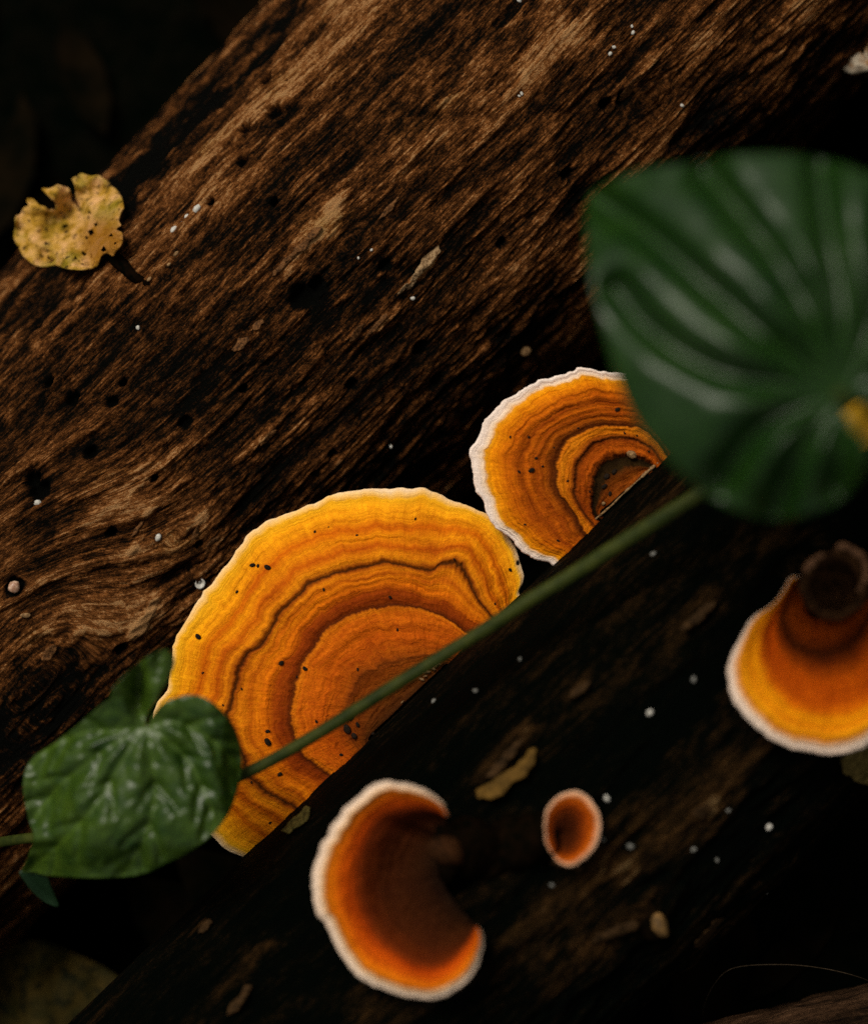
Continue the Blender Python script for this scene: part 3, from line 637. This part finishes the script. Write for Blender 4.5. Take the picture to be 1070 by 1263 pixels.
V, F = tube(catmull([P(128, 305, -.0205), P(142, 318, -.014), P(165, 340, -.010), yb - [0, 0, .001]], 20), np.linspace(.0022, .0010, 20), 10, .3); mesh_obj('stalk', V, F, M['stalk'], yr)

# ------------------------------------------------------------------ green leaves
def leaf_mat(name, deep, light, rough, spec=.5, coat=0.0, sc=260):
    t = MT(name, rough, spec); n = t.noise(t.obj(sc), 1, 4, .6); n2 = t.noise(t.obj(60), 1, 3, .5)
    v = t.math('ADD', t.math('MULTIPLY', n, .5), t.math('MULTIPLY', n2, .5))
    c = t.mix(t.rng(v, .35, .65, 0, 1), deep, light)
    c = t.mix(t.math('MULTIPLY', t.attr('vein'), .5), c, tuple(x * 1.5 for x in light))
    t.col(c); t.bump(t.noise(t.obj(1500), 1, 3, .6), .00012, .5)
    t.b.inputs['Coat Weight'].default_value = coat; t.b.inputs['Coat Roughness'].default_value = .3
    return t.m
M['leaf'] = leaf_mat('green_heart_leaf', (.009, .030, .002), (.040, .074, .005), .38, .38)
M['big_leaf'] = leaf_mat('dark_glossy_leaf', (.0038, .020, .0022), (.011, .036, .003), .36, .36)
M['stem'] = simple_material('green_vine_skin', (.012, .021, .003), (.038, .046, .006), 200, .6, .12, .0002)

def cells(q, size, seed):
    """quilted relief between the smallest veins: 0 on the net, 1 in the middle of a cell"""
    gx = q[:, 0] / size; gy = q[:, 1] / size; ix = np.floor(gx); iy = np.floor(gy); d1 = np.full(len(q), 9.); d2 = np.full(len(q), 9.)
    for i in (-1, 0, 1):
        for j in (-1, 0, 1):
            cx = ix + i; cy = iy + j; d = np.hypot(cx + _hash(cx, cy, seed) - gx, cy + _hash(cx, cy, seed + 5) - gy)
            m = d < d1; d2 = np.where(m, d1, np.minimum(d2, d)); d1 = np.where(m, d, d1)
    return np.clip((d2 - d1) * 1.6, 0, 1)

def vein_fields(veins, side, wd):
    main = [catmull(v, 40) for v in veins]
    def f(q):
        d = np.full(len(q), 1e9)
        for v in main: d = np.minimum(d, seg_dist(q, v))
        d2 = np.full(len(q), 1e9)
        for v in side: d2 = np.minimum(d2, seg_dist(q, v))
        return d, d2
    return f

# heart-shaped leaf and its vine
z7 = lambda pts: Z(0, 780, .3824, pts)
vine = thing('climbing_vine', P(-120, 1080, -.06), 'green climbing vine stem crossing the largest bracket, with a heart-shaped leaf', 'vine')
sp = catmull([P(1330, 330, -.05), P(1230, 372, .03), P(1080, 462, .056), P(960, 545, .058), P(858, 612, .056), P(770, 667, .051), P(700, 712, .047), P(645, 745, .045), P(600, 775, .043), P(540, 812, .041), P(460, 862, .039), P(400, 900, .037), P(340, 935, .035), P(290, 960, .033), P(200, 1002, .027), P(100, 1028, .016), P(20, 1036, .006), P(-60, 1052, -.02), P(-120, 1078, -.064)], 160)
V, F = tube(sp, np.interp(np.linspace(0, 1, 160), [0, .3, .45, .7, 1], [.0022, .0019, .0017, .00135, .0012]), 16, .05); mesh_obj('stem', V, F, M['stem'], vine)
heart = z7([(478, 305), (492, 268), (530, 226), (590, 205), (640, 205), (690, 230), (730, 270), (760, 320), (778, 390), (778, 450), (765, 510), (745, 570), (710, 625), (670, 665), (600, 715), (540, 745), (470, 778), (400, 790), (300, 793), (200, 790), (150, 786), (110, 776), (72, 772), (92, 720), (108, 665), (92, 600), (76, 520), (80, 450), (110, 400), (170, 360), (250, 300), (320, 240), (352, 215), (366, 180), (410, 130), (440, 105), (490, 70), (530, 55), (555, 72), (562, 105), (545, 145), (520, 190), (500, 225), (482, 255), (468, 285)])
hv = [z7(v) for v in ([(476, 306), (430, 350), (370, 460), (290, 580), (200, 680), (100, 765)], [(476, 306), (485, 380), (500, 480), (495, 560), (460, 680), (400, 780)], [(476, 306), (540, 350), (610, 420), (660, 520), (690, 600), (685, 640)], [(476, 306), (400, 340), (300, 410), (200, 490), (110, 600)], [(476, 306), (380, 318), (280, 322), (170, 370), (100, 430)], [(470, 298), (450, 250), (446, 200), (448, 130)], [(478, 304), (560, 290), (640, 320), (720, 380), (770, 450)])]
hside = []
for v in hv:
    c = catmull(v, 12)
    for i in (4, 7, 9):
        d = c[i + 1] - c[i - 1]; d = d / np.linalg.norm(d); nrm = np.array([-d[1], d[0]])
        for sg in (-1, 1): hside.append(np.array([c[i], c[i] + (d * .7 + nrm * sg * .7) * 16, c[i] + (d * 1.1 + nrm * sg * .8) * 30]))
hf = vein_fields(hv, hside, 5)
def z_heart(q):
    d, d2 = hf(q); x, y = q[:, 0], q[:, 1]
    ce = cells(q, 22, 3)
    z = .045 + .0022 * (1 - np.exp(-(d / 12) ** 2)) + .0011 * (1 - np.exp(-(d2 / 5.5) ** 2)) + .00035 * sstep(0, .9, ce)
    z -= .012 * sstep(140, 30, x) ** 1.5 + .010 * sstep(1010, 1085, y) ** 2              # droops to the tip and the lower edge
    z -= .008 * sstep(255, 300, x) ** 1.5
    lob = sstep(895, 805, y) * sstep(215, 160, x + (y - 850) * .2 - 10)
    z += .004 * np.exp(-((x - 170 + (y - 850) * .05) / 9) ** 2) * sstep(890, 850, y) * -1.0
    z += .010 * sstep(890, 800, y) * sstep(230, 150, x)
    return z + .003 * (fbm(x / 55, y / 55, 12, 2) - .5)
leaf_h = plate('leaf', heart, z_heart, M['leaf'], vine, step=2.6, th=.00035, attrf=lambda q: {'vein': 1.3 * np.exp(-(hf(q)[0] / 2.0) ** 2) + .6 * np.exp(-(hf(q)[1] / 1.6) ** 2)})
tip = z7([(62, 772), (100, 768), (150, 788), (165, 820), (180, 855), (190, 884), (172, 884), (140, 868), (105, 838), (80, 805)])
plate('leaf_tip', tip, lambda q: .0235 - .006 * sstep(1070, 1120, q[:, 1]) + .0012 * np.abs((q[:, 0] - 27) - (q[:, 1] - 1075)) / 12, leaf_mat('blue_green_leaf_tip', (.005, .018, .006), (.010, .03, .011), .5, .2), leaf_h, step=2.5, th=.0004, attrf=lambda q: {'vein': np.zeros(len(q))})
V, F = tube(catmull([P(183, 897, .0445), P(205, 918, .0405), P(232, 945, .036), P(262, 973, .0312)], 20), .0010, 10, .05); mesh_obj('leaf_stalk', V, F, M['stem'], leaf_h)

# the big dark leaf nearer the lens
bl_out = [(722, 262), (726, 244), (742, 228), (790, 209), (850, 200), (925, 189), (1000, 193), (1070, 213), (1140, 258), (1195, 330), (1222, 415), (1205, 480), (1160, 512), (1110, 505), (1070, 493), (1034, 488), (1032, 497), (1044, 512), (1051, 530), (1062, 538), (1070, 554), (1068, 576), (1054, 600), (1030, 620), (990, 637), (940, 640), (890, 622), (845, 590), (808, 552), (778, 508), (755, 450), (738, 388), (724, 320)]
bv = [[(1038, 488), (1005, 462), (940, 412), (870, 350), (800, 290), (722, 236)], [(1038, 488), (1015, 440), (992, 380), (950, 310), (905, 255), (868, 212)], [(1038, 488), (1036, 430), (1036, 370), (1022, 300), (1010, 205)], [(1038, 488), (970, 474), (900, 462), (850, 440), (800, 405), (760, 355)], [(1038, 488), (985, 502), (930, 535), (890, 590)], [(1038, 490), (1005, 530), (975, 580), (955, 630)], [(1040, 490), (1035, 540), (1030, 600)], [(1040, 486), (1060, 430), (1090, 340), (1100, 250)], [(1040, 486), (1090, 450), (1140, 400), (1190, 360)], [(1040, 488), (1100, 480), (1180, 470)]]
bside = []
for v in bv[:7]:
    c = catmull(v, 10)
    for i in (3, 5, 7):
        d = c[i + 1] - c[i - 1]; d = d / np.linalg.norm(d); nrm = np.array([-d[1], d[0]])
        for sg in (-1, 1): bside.append(np.array([c[i], c[i] + (d * .7 + nrm * sg * .7) * 30, c[i] + (d * 1.2 + nrm * sg * .8) * 60]))
bf = vein_fields(bv, bside, 12)
plant = thing('broad_leaf_plant', P(1330, 760, -.05), 'large dark green glossy leaf with deep veins overhanging the white-edged bracket', 'plant')
def z_bl(q):
    d, d2 = bf(q); x, y = q[:, 0], q[:, 1]
    z = .138 + .0065 * (1 - np.exp(-(d / 20) ** 2)) + .0016 * (fbm(x / 60, y / 60, 91, 2) - .5)
    r = np.hypot(x - 1000, y - 430) / 300
    return z - .022 * np.clip(r, 0, 2) ** 2 + .004 * (fbm(x / 120, y / 120, 22, 2) - .5) - .005 * sstep(540, 660, y)
leaf_b = plate('leaf', bl_out, z_bl, M['big_leaf'], plant, step=4.5, th=.0005, attrf=lambda q: {'vein': .5 * np.exp(-(bf(q)[0] / 3) ** 2)})
V, F = tube(catmull([P(1034, 487, .136), P(1075, 492, .118), P(1140, 530, .08), P(1230, 620, .03), P(1330, 760, -.055)], 40), np.linspace(.0013, .0022, 40), 12, .05); mesh_obj('leaf_stalk', V, F, M['stem'], leaf_b)

# ------------------------------------------------------------------ small dead leaves, flakes and dots
def dead_mat(name, a, b, spot, lo=.6, sc=120):
    t = MT(name, .8, .1); n = t.noise(t.obj(sc), 1, 4, .6); n2 = t.noise(t.obj(sc * 2.2), 1, 4, .6)
    c = t.mix(t.rng(n, .35, .65, 0, 1), a, b); c = t.mix(t.rng(n2, lo, lo + .1, 0, .9), c, spot); t.col(c); t.bump(n2, .0008, .7); return t.m
M['yellow_leaf'] = dead_mat('yellow_dying_leaf', (.44, .27, .018), (.72, .36, .02), (.30, .14, .01), .62)
M['dull_leaf'] = dead_mat('dull_olive_leaf', (.016, .014, .002), (.045, .028, .004), (.002, .004, .001), .50, 170)
M['ochre'] = simple_material('ochre_leaf_scrap', (.05, .026, .004), (.13, .068, .012), 300, .8, .1)

yl = [(1010, 470), (1060, 480), (1110, 500), (1160, 560), (1150, 640), (1100, 665), (1066, 636), (1052, 612), (1050, 590), (1030, 560), (1005, 520)]
ylb = P(1120, 600, .04)
o = plate('yellow_leaf', yl, lambda q: .052 + .010 * (fbm(q[:, 0] / 50, q[:, 1] / 50, 5, 2) - .5) - .00012 * (q[:, 1] - 480), M['yellow_leaf'], None, ylb, step=5, th=.0005)
tag(o, 'yellow dying leaf showing behind the notch of the big green leaf', 'leaf')
dl = [(-60, 1190), (0, 1170), (45, 1160), (90, 1176), (128, 1194), (150, 1214), (142, 1250), (110, 1300), (20, 1350), (-70, 1330), (-100, 1260)]
q0 = P(40, 1240, -.06)
o = plate('fallen_leaf', dl, lambda q: -.072 + .012 * (fbm(q[:, 0] / 70, q[:, 1] / 70, 6, 2) - .5) + .006 * sstep(60, 0, np.abs(q[:, 0] - 40)), M['dull_leaf'], None, q0, step=5, th=.0006)
tag(o, 'dull olive fallen leaf with dark spots below the heart-shaped leaf', 'leaf')

def on_front(px, py, h=.001):
    a, b = FRONT.ab(px, py); A = np.array([[a]]); B = np.array([[b]]); return FRONT.pos(A, B, front_fields(A, B)[2] + h)[0, 0]
def on_rear(px, py, h=.0005):
    a, b = REAR.ab(px, py); A = np.array([[a]]); B = np.array([[b]]); return REAR.pos(A, B, rear_fields(A, B)[2] + h)[0, 0]
def flake(name, pts, surf, mat, label=None, cat=None, parent=None, lift=.0012, curl=.0015, th=.0006, step=3, group=None):
    pts = np.array(pts, float); k = len(pts); L = np.linalg.norm(np.ptp(pts, axis=0))
    pts = np.vstack([pts[i] + (pts[(i + 1) % k] - pts[i]) * f for i in range(k) for f in (0, .5)]); pts = pts + rng.uniform(-.022, .022, pts.shape) * L
    c = pts.mean(0); zc = surf(*c)[2]
    g = [surf(*(c + d))[2] - zc for d in ((8, 0), (0, 8))]
    zf = lambda q: zc + lift + (q[:, 0] - c[0]) * g[0] / 8 * .9 + (q[:, 1] - c[1]) * g[1] / 8 * .9 + curl * (fbm(q[:, 0] / 14, q[:, 1] / 14, int(c[0]), 2) - .5)
    o = plate(name, pts, zf, mat, parent, None if parent is not None else P(c[0], c[1], zc), step=step, th=th)
    if label: tag(o, label, cat, group)
    return o
flake('leaf_scrap', [(588, 974), (605, 962), (628, 950), (642, 940), (652, 924), (661, 922), (658, 940), (650, 956), (634, 966), (620, 980), (604, 988), (590, 984)], on_front, M['ochre'], 'ochre scrap of dead leaf lying on the dark log above the tiny cup fungus', 'leaf scrap', lift=.002)
flake('lichen_scrap', [(346, 1026), (356, 1014), (368, 1004), (376, 994), (383, 996), (381, 1008), (370, 1018), (356, 1028)], on_front, simple_material('yellow_green_lichen', (.02, .018, .004), (.11, .085, .02), 900, .85, .1), 'small yellow lichen scrap at the lower corner of the largest bracket', 'lichen', lift=.0018, step=2)
flake('lichen_scrap', [(1036, 936), (1050, 926), (1075, 920), (1105, 930), (1110, 955), (1085, 972), (1056, 964), (1040, 954)], on_front, simple_material('ochre_crust_lichen', (.06, .042, .01), (.20, .14, .04), 600, .85, .1, .002), 'ochre lichen crust beneath the yellow orange fan bracket', 'lichen', lift=.003, curl=.004)
for i, (x, y, L) in enumerate(((520, 838, 6), (527, 829, 7), (533, 824, 8), (538, 821, 5), (524, 834, 4), (541, 819, 4), (496, 866, 4))):
    yaw = random.uniform(0, 3); crumb('golden_crumb', x, y, cap_height(big, x, y) + .0006, L * S * .5, M['tan'], big[0], seed=i + 3, flat=.5, stretch=(1.3, .5), yaw=yaw)
a, b = FRONT.ab(806, 1140); kb = on_front(806, 1140, 0)
kn = thing('knob_fungus', kb, 'small tan knob growing on the dark log near its right edge', 'fungus')
crumb('knob', 813, 1140, kb[2] + .0008, .0026, simple_material('tan_knob', (.04, .022, .006), (.18, .095, .028), 400, .7, .2), kn, seed=2, flat=.9, stretch=(.8, 1.25), yaw=.3)
crumb('knob_dark_half', 803, 1142, kb[2] + .0002, .003, M['stalk'], kn, seed=5, flat=.6, stretch=(1.1, 1.2))  # dark lump stands for the unlit left half of the knob

# pale torn bracket at the upper right
zp = lambda pts: Z(940, 0, .1215, pts)
pb = on_rear(1062, 70, 0)
pr = thing('torn_fungus', pb, 'pale torn whitish fungus scrap with a brown patch on the log beside the big leaf', 'fungus')
po = zp([(805, 380), (835, 338), (865, 350), (868, 395), (895, 432), (970, 410), (1000, 368), (1022, 412), (1090, 430), (1180, 500), (1200, 600), (1120, 690), (1020, 730), (930, 752), (850, 724), (826, 690), (870, 640), (890, 545), (880, 485), (840, 440)])
def pale_mat():
    t = MT('pale_torn_skin', .75, .15); n = t.noise(t.obj(330), 1, 4, .6); c = t.ramp(n, [(.3, lin((70, 44, 20))), (.42, lin((140, 100, 60))), (.52, lin((176, 158, 136))), (.7, lin((196, 182, 160)))]); t.col(c); t.bump(n, .001, .8); return t.m
plate('cap', po, lambda q: pb[2] + .0045 + .003 * (fbm(q[:, 0] / 12, q[:, 1] / 12, 8, 2) - .5) - .0015 * sstep(80, 95, q[:, 1]), pale_mat(), pr, step=1.8, th=.001)
V, F = tube(catmull([pb - [0, 0, .002], pb + [.0004, 0, .002], pb + [.0008, .0004, .005]], 8), .0016, 8, .2); mesh_obj('stalk', V, F, M['stalk'], pr)

# tiny white fruiting dots
M['white'] = simple_material('chalk_white_dot', (.34, .32, .28), (.6, .57, .52), 1500, .6, .3, .0003)
M['grey_dot'] = simple_material('grey_white_dot', (.08, .08, .07), (.22, .21, .19), 1200, .6, .3, .0003)
M['pearl'] = simple_material('pinkish_pearl', (.26, .11, .055), (.62, .42, .30), 900, .35, .5, .0002)
GW = 'white dots on the brown log'; GD = 'white dots on the dark log'
for i, (x, y, r) in enumerate(((46, 620, 4.5), (195, 663, 4.5), (170, 404, 3), (509, 368, 3), (780, 40, 2.6), (779, 32, 2), (757, 58, 2.4), (752, 66, 2.8), (643, 115, 2.4), (640, 118, 1.8), (458, 308, 2), (442, 318, 1.8), (841, 130, 2.6), (524, 427, 1.8), (482, 551, 2.4), (640, 0, 3))):
    p = on_rear(x, y, .0004); o = crumb('white_dot', x, y, p[2], r * S, M['white'], None, p, seed=i, flat=.7, stretch=(1.1, .85), yaw=i)
    tag(o, {0: 'white dot at the rim of a ragged dark hole in the brown log', 1: 'oval white dot between the pearly bead and the largest bracket', 2: 'lone white dot on the brown log below the stalk of the withered fungus',
            3: 'white dot at the lower tip of a pale splinter on the brown log', 14: 'white dot in the dark strip above the largest bracket', 12: 'white dot on the brown log above the tip of the big green leaf'}.get(i, 'tiny chalk white speck on the upper grain of the reddish brown log'), 'lichen dot', GW)
for i, (x, y, r) in enumerate(((243, 257, 5), (230, 267, 3.2), (225, 275, 3.2), (214, 283, 4.4), (217, 313, 3), (208, 326, 2.4), (184, 344, 3))):
    p = on_rear(x, y, .0004); o = crumb('white_dot', x, y, p[2], r * S, M['white'] if i < 4 else M['tan'], None, p, seed=i + 30, flat=.6, stretch=(1.3, .8), yaw=.9)
    tag(o, 'small whitish grain in the row beside the withered yellow fungus' if i < 4 else 'small tan grain near the foot of the withered yellow fungus stalk', 'lichen dot', 'grains beside the withered fungus')
p = on_rear(246, 718, .0004); rt = thing('cup_dot', p, 'small round white cup with grey middle beside the largest bracket', 'lichen dot')
th = np.linspace(0, 2 * math.pi, 28, endpoint=False); V = []
for f, z in ((.8, -.0006), (1.05, .0002), (1.1, .0006), (.95, .0009), (.75, .0007), (.4, .0003), (.05, .0003)):
    k = 1 + .12 * (fbm(np.cos(th) * 1.5 + 4, np.sin(th) * 1.5, 2, 2) - .5) * 2; V.append(np.stack([p[0] + f * .00115 * k * np.cos(th), p[1] + f * .0013 * k * np.sin(th), p[2] + z + 0 * th], -1))
F = [(q * 28 + j, q * 28 + (j + 1) % 28, (q + 1) * 28 + (j + 1) % 28, (q + 1) * 28 + j) for q in range(6) for j in range(28)]
mesh_obj('cup', np.vstack(V), F, M['white'], rt); crumb('cup_grain', 246, 718, p[2] + .0005, .0004, M['grey_dot'], rt, seed=3, flat=.6); crumb('cup_grain', 243, 716, p[2] + .0005, .0003, M['grey_dot'], rt, seed=4, flat=.6)
p = on_rear(18, 724, .0016); o = crumb('pearly_bead', 18, 724, p[2] + .0006, .00155, M['pearl'], None, p, seed=6, flat=.8, stretch=(1.05, .9), yaw=.7); tag(o, 'pearly pinkish bead sitting in a dark hole of the brown log', 'bead')
p = on_rear(32, 759, .0006); o = crumb('tan_grain', 32, 759, p[2], .0011, M['tan'], None, p, seed=8, flat=.5, stretch=(1.2, .6)); tag(o, 'flat tan grain just below the pearly bead', 'grain')
p = on_rear(648, 433, .001); o = crumb('tan_grain', 648, 433, p[2], .0014, M['tan'], None, p, seed=9, flat=.7); tag(o, 'round tan grain on the brown log above the white-edged bracket', 'grain')
for i, (x, y, r) in enumerate(((806, 684, 5), (801, 879, 4.5), (855, 838, 4), (748, 985, 4), (777, 1044, 4.5), (855, 1048, 3.6), (948, 1020, 5), (884, 1061, 2.8), (744, 1036, 2.6), (586, 852, 4.2), (535, 865, 4), (988, 1056, 3), (945, 1101, 3), (680, 1092, 3), (898, 1000, 2.8), (641, 813, 3))):
    p = on_front(x, y, .0004); o = crumb('white_dot', x, y, p[2], r * S * .8, M['grey_dot'] if i not in (6, 11, 1, 3) else M['white'], None, p, seed=i + 60, flat=.7, stretch=(1.2, .85), yaw=i * .7)
    tag(o, {0: 'greyish oval dot on the dark log between the green stem and the fan bracket', 3: 'whitish dot just above the rim of the tiny cup fungus', 6: 'bright white dot on the dark log below the yellow orange fan bracket', 13: 'small grey dot just below the tiny cup fungus',
            9: 'grey dot on the dark log just below the green stem', 10: 'grey dot at the straight edge of the largest bracket', 1: 'whitish round dot on the dark log beside the rim of the fan bracket', 11: 'white dot on the bare right edge of the dark log'}.get(i, 'tiny dim grey dot on the blackened log'), 'lichen dot', GD)

# splinters and flakes that peel from the brown log
def sliver(cx, cy, L, W, ang, seed):
    r = np.random.default_rng(seed); t = math.radians(ang); ex = np.array([math.cos(t), -math.sin(t)]); ey = np.array([math.sin(t), math.cos(t)])
    pts = [(-.5, 0), (-.3, .4), (-.05, .5), (.2, .42), (.42, .3), (.5, 0), (.36, -.34), (.1, -.5), (-.2, -.42), (-.4, -.25)]
    return [np.array([cx, cy]) + ex * L * (u + r.uniform(-.05, .05)) + ey * W * (v + r.uniform(-.15, .15)) for u, v in pts]
M['flake_pale'] = simple_material('pale_splintered_wood', (.10, .05, .02), (.42, .27, .14), 1400, .8, .1, .0008)
M['flake_brown'] = simple_material('rusty_wood_flake', (.03, .013, .005), (.20, .085, .028), 1300, .8, .1, .0008)
for i, (x, y, L, W, a, k) in enumerate(((526, 322, 46, 12, 50, 0), (512, 342, 36, 8, 52, 0), (497, 356, 20, 5, 48, 0), (172, 648, 40, 5, 55, 1), (296, 425, 26, 14, 45, 1), (318, 400, 18, 10, 50, 1),
        (480, 256, 40, 7, 50, 1), (463, 402, 44, 6, 48, 1), (440, 410, 28, 8, 50, 1), (240, 660, 24, 8, 70, 1), (262, 668, 22, 6, 40, 1), (375, 300, 60, 10, 45, 1), (350, 325, 40, 8, 46, 1), (775, 110, 50, 8, 52, 1), (60, 806, 26, 12, 50, 1), (330, 540, 30, 8, 48, 1))):
    flake('wood_flake', sliver(x, y, L, W, a, i), on_rear, M['flake_pale' if k == 0 else 'flake_brown'], parent=rear_root, lift=.0003, curl=.0012, th=.0004, step=2)
M['flake_dark'] = simple_material('brown_bark_strip', (.012, .007, .003), (.06, .03, .011), 700, .85, .06, .001)
for i, (x, y, L, W, a) in enumerate(((622, 936, 70, 12, 46), (714, 851, 36, 12, 40), (866, 1002, 26, 14, 20), (252, 1142, 22, 10, 46), (880, 1150, 60, 18, 36), (860, 760, 60, 12, 40), (295, 1235, 50, 12, 52), (700, 1068, 44, 8, -10), (760, 1150, 60, 14, 20))):
    flake('bark_strip', sliver(x, y, L, W, a, i + 50), on_front, M['flake_dark'], parent=front_root, lift=.0012, curl=.002, th=.0008, step=3)

# ------------------------------------------------------------------ the third log at the lower right corner, and the root hair
THIRD = Log(14.0, 0.200, -0.004, 0.058)
def third_fields(A, B):
    lay = fbm(A * 24, B * 90, 221, 5, .6); lay2 = fbm(A * 90, B * 260, 231, 4, .6)
    return B, .60 + .25 * (lay - .5) * 2 + .15 * (lay2 - .5) * 2, (lay - .5) * .003 + (lay2 - .5) * .002
make_log(THIRD, 'side_log', 'rough_bark', M['wood_side'], third_fields, .002, .0012, .2, .4, 'brown log with rough bark lying beside the dark log, past its bare edge')
M['root'] = simple_material('pale_root_hair', (.02, .014, .008), (.05, .035, .022), 900, .8, .05)
rp = catmull([P(866, 1262, -.03), P(868, 1240, -.012), P(882, 1212, .0), P(905, 1194, .004), P(960, 1190, .004), P(1010, 1194, .0), P(1060, 1206, -.004), P(1110, 1228, -.03)], 70)
V, F = tube(rp, .00013, 6, .2); o = mesh_obj('root_hair', V, F, M['root'], None, rp[0]); tag(o, 'thin pale root hair arching over the dark gap between two logs', 'root')

for o in list(bpy.data.objects):
    if '_base' in o: del o['_base']
